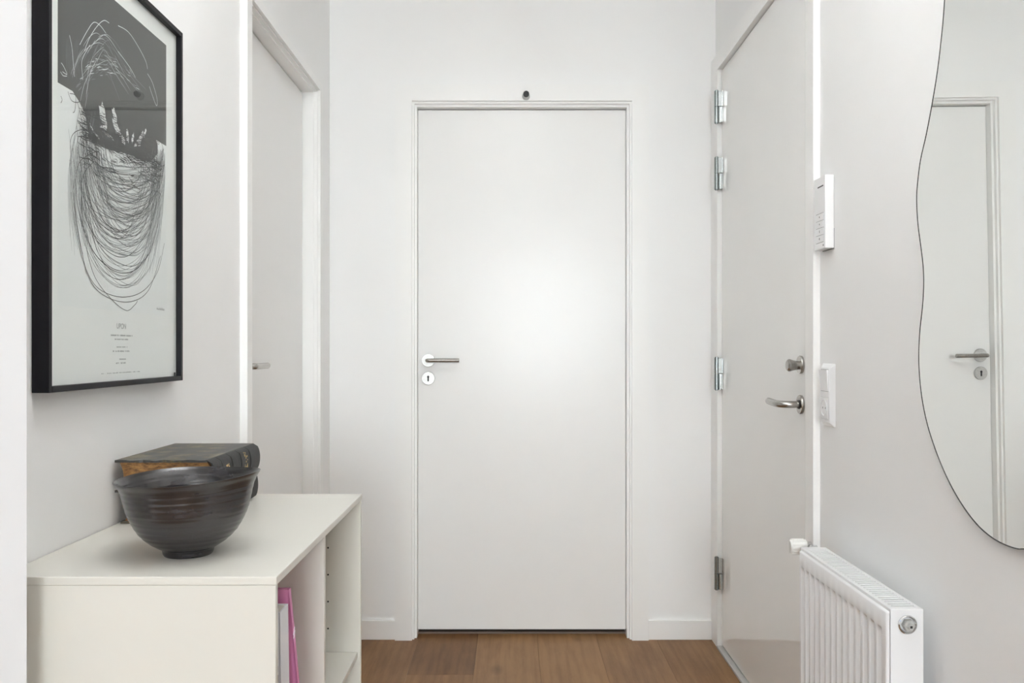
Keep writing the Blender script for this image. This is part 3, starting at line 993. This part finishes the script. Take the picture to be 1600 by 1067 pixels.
# pale scribbles on the grey block
bm = bmesh.new(); bs = bmesh.new()
for a in (((131, 80), (140, 58), (152, 40), (162, 32), (170, 36)), ((184, 40), (200, 50), (215, 72), (227, 95), (230, 108)), ((124, 70), (136, 48), (146, 35), (156, 40), (165, 52)),
          ((230, 115), (238, 130), (245, 155), (244, 165), (238, 150), (233, 135)), ((129, 125), (127, 100), (130, 88), (140, 70)), ((184, 80), (195, 95), (204, 108), (211, 121)),
          ((95, 98), (99, 104), (104, 116), (97, 112)), ((94, 112), (98, 118), (104, 119)), ((108, 55), (112, 75), (114, 100), (116, 120))):
    ribbon(bm, S(*a), 0.0013, PX + 0.0006)
for k in range(58):
    top = 48 + 58 * rnd.random()
    apx = 160 + J(14)
    sp_ = 14 + (top - 40) * 0.3 + rnd.uniform(0, 22)
    f0 = rnd.uniform(0.0, 0.8); f1 = f0 + rnd.uniform(0.12, 0.4)
    full = S((apx - sp_, top + 62 + J(8)), (apx - sp_ * 0.75, top + 28), (apx - sp_ * 0.3, top + 5), (apx + sp_ * 0.15, top + 1), (apx + sp_ * 0.7, top + 28), (apx + sp_ * 1.35, top + 68 + J(10)))
    n = len(full)
    seg_ = full[int(f0 * n):max(int(f0 * n) + 4, int(min(1, f1) * n))]
    if len(seg_) > 3: ribbon(bm if rnd.random() < 0.35 else bs, seg_, rnd.choice((0.0006, 0.0009)), PX + 0.0006, True)
for k in range(70):
    cx_ = rnd.uniform(120, 215); cy_ = 128 - 26 * math.sin((cx_ - 120) / 95 * PI) + J(16)
    ang = (cx_ - 165) / 50 * 0.9 + J(0.4); L = rnd.uniform(3, 9)
    ribbon(bs if rnd.random() < 0.6 else bm, S((cx_ - math.cos(ang) * L / 2, cy_ - math.sin(ang) * L / 2), (cx_ + J(1), cy_ + J(1)), (cx_ + math.cos(ang) * L / 2, cy_ + math.sin(ang) * L / 2), n=4), rnd.choice((0.0008, 0.0013)), PX + 0.00065, True)
for k in range(9):
    x0 = 100 + k * 2.2
    ribbon(bs, S((x0 + 4, 60 + J(14)), (x0 + 3, 90), (x0 + 6, 118 + J(8))), 0.0006, PX + 0.0006, True)
build('pale_scribble', bm, 'ink_pale', paper)
build('faint_scribble', bs, 'ink_soft', paper)

# printed caption: title and fine lines too small to read
bm = bmesh.new()
def fine_line(y0, y1, z, h, dens=0.75):
    y = y0
    while y < y1:
        l = rnd.uniform(0.0008, 0.0022)
        if rnd.random() < dens: rect(bm, y, min(y1, y + l), z - h / 2, z + h / 2 * rnd.uniform(0.5, 1.0), PX + 0.0003)
        y += l + 0.0006
for px0, px1, py, h in ((173, 207, 524, 0.0028), (179, 200, 530, 0.0026), (181, 199, 542, 0.0022), (176, 202, 548.5, 0.0028), (182, 197, 561, 0.0028), (181, 196, 567, 0.0028), (157, 219, 582, 0.0018)):
    ym = U((px0 + px1) / 2, py)
    fine_line(U(px0, py)[0], U(px1, py)[0], ym[1], h)
build('caption_lines', bm, 'ink_faint', paper)
bm = bmesh.new()
y0, z0 = U(244.5, 483)
for q in range(9):
    yy = y0 + q * 0.0042
    ribbon(bm, [(yy, z0 + J(0.001)), (yy + 0.0015, z0 + 0.003 + J(0.001)), (yy + 0.003, z0 - 0.001), (yy + 0.0046, z0 + J(0.001))], 0.0010, PX + 0.0006)
build('signature', bm, 'ink_line', paper)
cu = bpy.data.curves.new('title', 'FONT')
cu.body = 'UPON'
cu.size = 0.0135
cu.align_x = 'CENTER'
tob = bpy.data.objects.new('title_tmp', cu)
COL.objects.link(tob)
bpy.context.view_layer.update()
tme = bpy.data.meshes.new_from_object(tob.evaluated_get(bpy.context.evaluated_depsgraph_get()))
bpy.data.objects.remove(tob)
bm = bmesh.new(); bm.from_mesh(tme)
ty, tz = U(189.5, 510)
for v in bm.verts:
    v.co = Vector((PX + 0.0004, ty + v.co.x, tz - 0.004 + v.co.y))
build('title', bm, 'ink_faint', paper)
# small dark clip in the corner of the frame
bm = bmesh.new()
cy_, cz_ = U(270.5, 585)
box(bm, PX + 0.0032, PX + 0.0045, cy_ - 0.004, cy_ + 0.002, PZ0 + FW, PZ0 + FW + 0.008, bev=0.0004)
build('retaining_clip', bm, 'black_plastic', pic)

# ------------------------------------------------------------------ wavy mirror
def make_mirror():
    X0, NY, NZ = 0.795, -0.008, -0.009
    surf = lambda y, z: X0 + NY * (y - 1.1) + NZ * (z - 1.15)
    px = [(1476, 0), (1472, 50), (1465, 110), (1457, 160), (1447.5, 210), (1438.5, 250), (1433.5, 290), (1432.5, 315), (1434.5, 350), (1439, 385), (1442.5, 415),
          (1443.5, 445), (1441.5, 480), (1438, 512), (1436, 545), (1436.5, 580), (1440.5, 620), (1448.5, 660), (1460, 697), (1475, 735), (1492, 769), (1511, 799), (1530, 822), (1550, 839), (1570, 850), (1590, 856.5), (1608, 858)]
    pts = []
    for u, v in px:
        y = 0.795 * F / (u - 800); z = CH + (545 - v) * y / F
        y = surf(y, z) * F / (u - 800); z = CH + (545 - v) * y / F
        pts.append((y, z))
    # outside the frame: the outline closes in the same manner
    pts = [(1.28, 2.012), (1.39, 2.000), (1.48, 1.950), (1.535, 1.875)] + pts
    pts += [(1.21, 0.850), (1.13, 0.875), (1.06, 0.922), (1.02, 0.990), (1.005, 1.070), (1.02, 1.160), (1.015, 1.250), (0.985, 1.340), (0.970, 1.430), (0.985, 1.520), (1.010, 1.620), (1.020, 1.730), (1.040, 1.830), (1.085, 1.920), (1.170, 1.985)]
    n = len(pts)
    sm = []
    for i in range(n):
        p0, p1, p2, p3 = pts[i - 1], pts[i], pts[(i + 1) % n], pts[(i + 2) % n]
        for k in range(6):
            t = k / 6
            sm.append(tuple(0.5 * (2 * p1[d] + (p2[d] - p0[d]) * t + (2 * p0[d] - 5 * p1[d] + 4 * p2[d] - p3[d]) * t * t + (3 * p1[d] - p0[d] - 3 * p2[d] + p3[d]) * t ** 3) for d in (0, 1)))
    root = empty('wavy_mirror', (XR, 1.3, 0.844), 'frameless wavy edged wall mirror on the right wall reflecting the end door', 'mirror')
    bm = bmesh.new()
    bm.faces.new([bm.verts.new((surf(y, z), y, z)) for y, z in sm])
    build('mirror_face', bm, 'mirror_glass', root)
    bm = bmesh.new()
    m = len(sm)
    cyv = sum(p[0] for p in sm) / m; czv = sum(p[1] for p in sm) / m
    def ring(dx, g):
        out = []
        for i, (y, z) in enumerate(sm):
            a, c = sm[i - 1], sm[(i + 1) % m]
            dy, dz = c[0] - a[0], c[1] - a[1]
            l = math.hypot(dy, dz) or 1
            ny, nz = dz / l, -dy / l
            if ny * (y - cyv) + nz * (z - czv) < 0 and False: ny, nz = -ny, -nz
            out.append(bm.verts.new((surf(y, z) + dx, y + ny * g * SGN, z + nz * g * SGN)))
        return out
    area2 = sum(sm[i - 1][0] * sm[i][1] - sm[i][0] * sm[i - 1][1] for i in range(m))
    SGN = 1 if area2 > 0 else -1
    R = [ring(-0.0006, 0.0), ring(-0.0006, 0.0017), ring(0.0045, 0.0017), ring(0.0045, 0.0)]
    for q in range(4):
        A, B = R[q], R[(q + 1) % 4]
        for i in range(m):
            j = (i + 1) % m
            bm.faces.new((A[i], A[j], B[j], B[i]))
    build('mirror_edge', bm, 'mirror_edge', root)
    for y, z in ((1.20, 1.75), (1.42, 1.75), (1.20, 1.05), (1.42, 1.05)):
        build('wall_mount', bx(surf(y, z) + 0.001, XR, y - 0.03, y + 0.03, z - 0.03, z + 0.03), 'black_plastic', root)
make_mirror()

# ------------------------------------------------------------------ radiator
def make_radiator():
    x0, x1, y0, y1, z0, z1 = 0.714, 0.776, 1.605, 2.106, 0.16, 0.660
    root = empty('panel_radiator', ((x0 + x1) / 2, (y0 + y1) / 2, z0), 'white fluted panel radiator on the right wall beneath the mirror', 'radiator')
    # fluted front panel
    fx = x0 - 0.006
    pz0, pz1, py0, py1 = z0 + 0.006, z1 - 0.006, y0 + 0.004, y1 - 0.004
    pitch = 0.0333
    bm = bmesh.new()
    ny = 15 * 14
    zs = [pz0, pz0 + 0.002, pz0 + 0.004] + [pz0 + 0.034 + 0.014 * i / 6 for i in range(7)] + [pz1 - 0.048 + 0.014 * i / 6 for i in range(7)] + [pz1 - 0.004, pz1 - 0.002, pz1]
    G = []
    for z in zs:
        row = []
        for i in range(ny + 1):
            y = py0 + (py1 - py0) * i / ny
            e = min(y - py0, py1 - y)
            ph = (y - py0 - 0.016) / pitch
            f = ph - math.floor(ph)
            g = 0.0
            if 0.0 <= ph <= 14.0:
                s = 0.5 - 0.5 * math.cos(2 * PI * f)
                g = max(0.0, min(1.0, (s - 0.22) / 0.56))
                g = g * g * (3 - 2 * g)
            tz = max(0.0, min(1.0, min((z - pz0 - 0.034), (pz1 - 0.034 - z)) / 0.014))
            tz = tz * tz * (3 - 2 * tz)
            rx = 0.0
            for d in (e, z - pz0, pz1 - z):
                if d < 0.006: rx = max(rx, 0.006 - math.sqrt(max(0, 0.006 ** 2 - (0.006 - d) ** 2)))
            row.append(bm.verts.new((fx + 0.0088 * g * tz + rx, y, z)))
        G.append(row)
    for A, B in zip(G, G[1:]):
        for i in range(ny):
            bm.faces.new((A[i], A[i + 1], B[i + 1], B[i]))
    build('front_panel', bm, 'radiator_enamel', root, smooth=True, angle=60)
    build('back_panel', bx(x1 - 0.010, x1 - 0.001, py0, py1, pz0, pz1, bev=0.003), 'radiator_enamel', root, smooth=True)
    build('inner_panel', bx(fx + 0.014, fx + 0.019, py0 + 0.004, py1 - 0.004, pz0 + 0.004, pz1 - 0.012), 'radiator_enamel', root)
    near = build('end_panel', bx(x0, x1, y0, y0 + 0.003, z0, z1, bev=0.0009), 'radiator_enamel', root, smooth=True)
    build('end_panel', bx(x0, x1, y1 - 0.002, y1, z0, z1, bev=0.0007), 'radiator_enamel', root, smooth=True)
    # top grille
    bm = bmesh.new()
    box(bm, x0, x0 + 0.010, y0 + 0.0025, y1 - 0.002, z1 - 0.007, z1, bev=0.0008)
    box(bm, x1 - 0.008, x1, y0 + 0.0025, y1 - 0.002, z1 - 0.007, z1, bev=0.0008)
    box(bm, x0 + 0.008, x1 - 0.006, y0 + 0.002, y0 + 0.012, z1 - 0.004, z1 - 0.0002)
    box(bm, x0 + 0.008, x1 - 0.006, y1 - 0.012, y1, z1 - 0.004, z1 - 0.0005)
    gr = build('top_grille', bm, 'radiator_enamel', root, smooth=True)
    bm = bmesh.new()
    n = 34
    for i in range(n):
        y = y0 + 0.016 + (y1 - y0 - 0.032) * i / (n - 1)
        box(bm, x0 + 0.009, x1 - 0.007, y - 0.0046, y + 0.0046, z1 - 0.0022, z1 - 0.0006, bev=0.0005, seg=1)
    o = build('grille_slats', bm, 'radiator_enamel', gr)
    o['kind'] = 'stuff'
    # air plug on the near end
    ax, az = (1417.5 - 800) * y0 / F, CH - (975.5 - 545) * y0 / F
    bm = bmesh.new()
    lathe(bm, [(0.0135, 0.0), (0.0178, 0.0), (0.0178, 0.003), (0.0160, 0.0045), (0.0150, 0.003), (0.0135, 0.001)], (ax, y0, az), (0, -1, 0), 40)
    pl = build('air_plug_ring', bm, 'chrome', near, smooth=True)
    bm = bmesh.new()
    lathe(bm, [(0, 0.0), (0.0118, 0.0), (0.0118, 0.009), (0.0105, 0.011), (0.0062, 0.011), (0.0062, 0.016), (0.0052, 0.017), (0, 0.017)], (ax, y0, az), (0, -1, 0), 6)
    build('air_plug', bm, 'satin_plate', near, smooth=True, angle=30)
    bm = bmesh.new()
    box(bm, ax - 0.0022, ax + 0.0022, y0 - 0.0175, y0 - 0.0168, az - 0.0022, az + 0.0022)
    build('vent_square', bm, 'black_plastic', near)
    # thermostat head on the far upper corner
    tx, ty, tz = 0.728, y1 + 0.034, z1 - 0.006
    bm = bmesh.new()
    lathe(bm, [(0, 0.0), (0.0150, 0.0), (0.0180, 0.003), (0.0185, 0.030), (0.0170, 0.038), (0.0140, 0.042), (0, 0.043)], (tx + 0.012, ty, tz), (-1, 0, 0.0), 32)
    th = build('thermostat_knob', bm, 'valve_plastic', root, smooth=True)
    bm = bmesh.new()
    for i in range(14):
        a = 2 * PI * i / 14
        box(bm, tx - 0.026, tx + 0.006, ty + 0.0183 * math.cos(a) - 0.0011, ty + 0.0183 * math.cos(a) + 0.0011, tz + 0.0183 * math.sin(a) - 0.0011, tz + 0.0183 * math.sin(a) + 0.0011)
    build('grip_ribs', bm, 'valve_plastic', th)
    bm = bmesh.new()
    cyl(bm, (tx + 0.014, ty, tz), (tx + 0.024, ty, tz), 0.0125, seg=20)
    cyl(bm, (tx + 0.020, ty, tz), (tx + 0.020, y1 - 0.001, tz), 0.0085, seg=20)
    cyl(bm, (tx + 0.020, y1, tz), (tx + 0.020, y1 + 0.008, tz), 0.0125, seg=6)
    build('valve', bm, 'chrome', root, smooth=True)
    for y in (y0 + 0.1, y1 - 0.1):
        build('wall_bracket', bx(x1 - 0.002, XR, y - 0.015, y + 0.015, z0 + 0.06, z1 - 0.06), 'radiator_enamel', root)
    bm = bmesh.new()
    cyl(bm, (x0 + 0.03, y1 - 0.03, 0.0), (x0 + 0.03, y1 - 0.03, z0 + 0.01), 0.008, seg=16)
    build('supply_pipe', bm, 'radiator_enamel', root, smooth=True)
make_radiator()

# ------------------------------------------------------------------ intercom
def make_intercom():
    y0, y1, z0, z1, xf = 2.132, 2.208, 1.404, 1.588, XR - 0.024
    root = empty('intercom', (XR, (y0 + y1) / 2, z0), 'white intercom panel with buttons on the right wall beside the entrance door', 'intercom')
    build('housing', bx(xf, XR - 0.001, y0, y1, z0, z1, bev=0.002), 'device_plastic', root, smooth=True)
    build('mounting_plate', bx(XR - 0.004, XR, y0 + 0.002, y1 - 0.004, z0 - 0.002, z0 + 0.05), 'device_gap', root)
    build('speaker_slot', bx(xf - 0.0006, xf + 0.002, y0 + 0.012, y0 + 0.050, 1.5615, 1.5645), 'black_plastic', root)
    build('button_gap', bx(xf - 0.0003, xf + 0.001, y0 + 0.010, y0 + 0.062, 1.4205, 1.4955), 'device_gap', root)
    for k in range(4):
        zb = 1.4215 + 0.0184 * k
        bt = build('button', bx(xf - 0.0016, xf + 0.001, y0 + 0.010, y0 + 0.062, zb, zb + 0.0174, bev=0.0006), 'device_plastic', root, smooth=True)
        bm = bmesh.new()
        ym, zm = y0 + 0.034, zb + 0.009
        if k == 3:
            cyl(bm, (xf - 0.0016, ym, zm), (xf - 0.0021, ym, zm), 0.0020, seg=12)
        elif k == 2:
            cyl(bm, (xf - 0.0016, ym, zm), (xf - 0.0021, ym, zm), 0.0026, seg=3)
        elif k == 1:
            box(bm, xf - 0.0021, xf - 0.0016, ym - 0.0007, ym + 0.0007, zm - 0.003, zm + 0.003)
        else:
            box(bm, xf - 0.0021, xf - 0.0016, ym - 0.0007, ym + 0.0007, zm - 0.003, zm + 0.003)
            box(bm, xf - 0.0021, xf - 0.0016, ym - 0.003, ym + 0.003, zm - 0.0007, zm + 0.0007)
        build('button_symbol', bm, 'device_gap', bt)
    bm = bmesh.new()
    cyl(bm, (xf + 0.001, y0 + 0.012, 1.4125), (xf - 0.0005, y0 + 0.012, 1.4125), 0.0022, seg=14)
    build('microphone_hole', bm, 'black_plastic', root)
make_intercom()

# ------------------------------------------------------------------ switch with socket
def make_switch():
    y0, y1, z0, z1 = 2.124, 2.210, 0.953, 1.115
    root = empty('switch_panel', (XR, (y0 + y1) / 2, z0), 'white light switch above a socket on the right wall by the entrance door', 'switch')
    bm = bmesh.new()
    xw, xf = XR, XR - 0.012
    b = 0.014
    lo = [(xw, y, z) for y, z in ((y0, z0), (y1, z0), (y1, z1), (y0, z1))]
    hi = [(xf, y, z) for y, z in ((y0 + b, z0 + b), (y1 - b, z0 + b), (y1 - b, z1 - b), (y0 + b, z1 - b))]
    L = [bm.verts.new(p) for p in lo]; Hh = [bm.verts.new(p) for p in hi]
    for i in range(4):
        j = (i + 1) % 4
        bm.faces.new((L[i], L[j], Hh[j], Hh[i]))
    bm.faces.new(Hh); bm.faces.new(L[::-1])
    bmesh.ops.bevel(bm, geom=bm.edges[:], offset=0.002, segments=2, affect='EDGES')
    build('frame', bm, 'device_plastic', root, smooth=True)
    # rocker: bottom edge stands out
    bm = bmesh.new()
    vs = box(bm, xf - 0.001, xf + 0.001, y0 + 0.017, y1 - 0.017, 1.044, 1.098)
    for v in bm.verts:
        if v.co.x < xf: v.co.x -= 0.0045 if v.co.z > 1.07 else 0.0004
    build('rocker', bm, 'device_plastic', root)
    build('rocker_gap', bx(xf - 0.0002, xf + 0.001, y0 + 0.0166, y1 - 0.0166, 1.0430, 1.0990), 'device_gap', root)
    build('socket_gap', bx(xf - 0.0002, xf + 0.001, y0 + 0.0166, y1 - 0.0166, 0.9730, 1.0280), 'device_gap', root)
    bm = bx(xf - 0.0016, xf + 0.001, y0 + 0.017, y1 - 0.017, 0.9735, 1.0275, bev=0.0006)
    pl = build('socket_plate', bm, 'device_plastic', root, smooth=True)
    bm = bmesh.new()
    yc, zc = (y0 + y1) / 2, 1.001
    lathe(bm, [(0.0205, 0.0016), (0.0198, 0.0030), (0.0188, 0.0022), (0.0180, 0.0012), (0, 0.0012)], (xf, yc, zc), (-1, 0, 0), 36)
    build('socket_well', bm, 'device_plastic', pl, smooth=True)
    for dy in (-0.0095, 0.0095):
        bm = bmesh.new()
        cyl(bm, (xf - 0.0013, yc + dy, zc), (xf - 0.0017, yc + dy, zc), 0.0024, seg=12)
        build('socket_hole', bm, 'device_gap', pl)
make_switch()

# ------------------------------------------------------------------ door stop above the end door
cf = YB - 0.020
dx_, dz_ = 0.0555, 2.147
st = empty('door_stop', (dx_, cf, dz_), 'small black tipped door stop on the casing above the end door', 'door stop')
bm = bmesh.new()
lathe(bm, [(0, 0), (0.0155, 0), (0.0155, 0.003), (0.0125, 0.008), (0.0115, 0.024), (0, 0.024)], (dx_, cf, dz_), (0, -1, 0), 28)
build('stop_base', bm, 'satin_plate', st, smooth=True)
bm = bmesh.new()
lathe(bm, [(0, 0.022), (0.0112, 0.022), (0.0115, 0.036), (0.0095, 0.041), (0, 0.042)], (dx_, cf, dz_), (0, -1, 0), 28)
build('rubber_tip', bm, 'black_plastic', st, smooth=True)

# ------------------------------------------------------------------ fill lights added above the field of view to brighten the hall
def fill_uplight(y, power, col, label):
    """added fill light: shallow square tray out of view, throwing light at the ceiling"""
    x, zb, w = 0.04, 2.36, 0.17
    root = empty('added_fill_light', (x, y, zb), label, 'fill light', group='fill lights added above the view')
    bm = bmesh.new()
    box(bm, x - w, x + w, y - w, y + w, zb, zb + 0.006)
    build('tray', bm, 'device_plastic', root)
    for q in ((-w, w, -w, -w + 0.005), (-w, w, w - 0.005, w), (-w, -w + 0.005, -w + 0.005, w - 0.005), (w - 0.005, w, -w + 0.005, w - 0.005)):
        build('tray_rim', bx(x + q[0], x + q[1], y + q[2], y + q[3], zb + 0.006, zb + 0.03), 'device_plastic', root)
    for dx in (-0.15, 0.15):
        bm = bmesh.new()
        cyl(bm, (x + dx, y, zb + 0.006), (x + dx, y, CEIL), 0.0025, seg=8)
        build('cable', bm, 'black_plastic', root)
    area('fill_light_area', (x, y, zb + 0.02), (PI, 0, 0), 0.28, 0.28, power, col, 'SQUARE')
fill_uplight(-0.80, PC, CC, 'square white fill light added out of view behind the viewpoint')
fill_uplight(0.95, PE, CE, 'square white fill light added out of view above the cabinet')
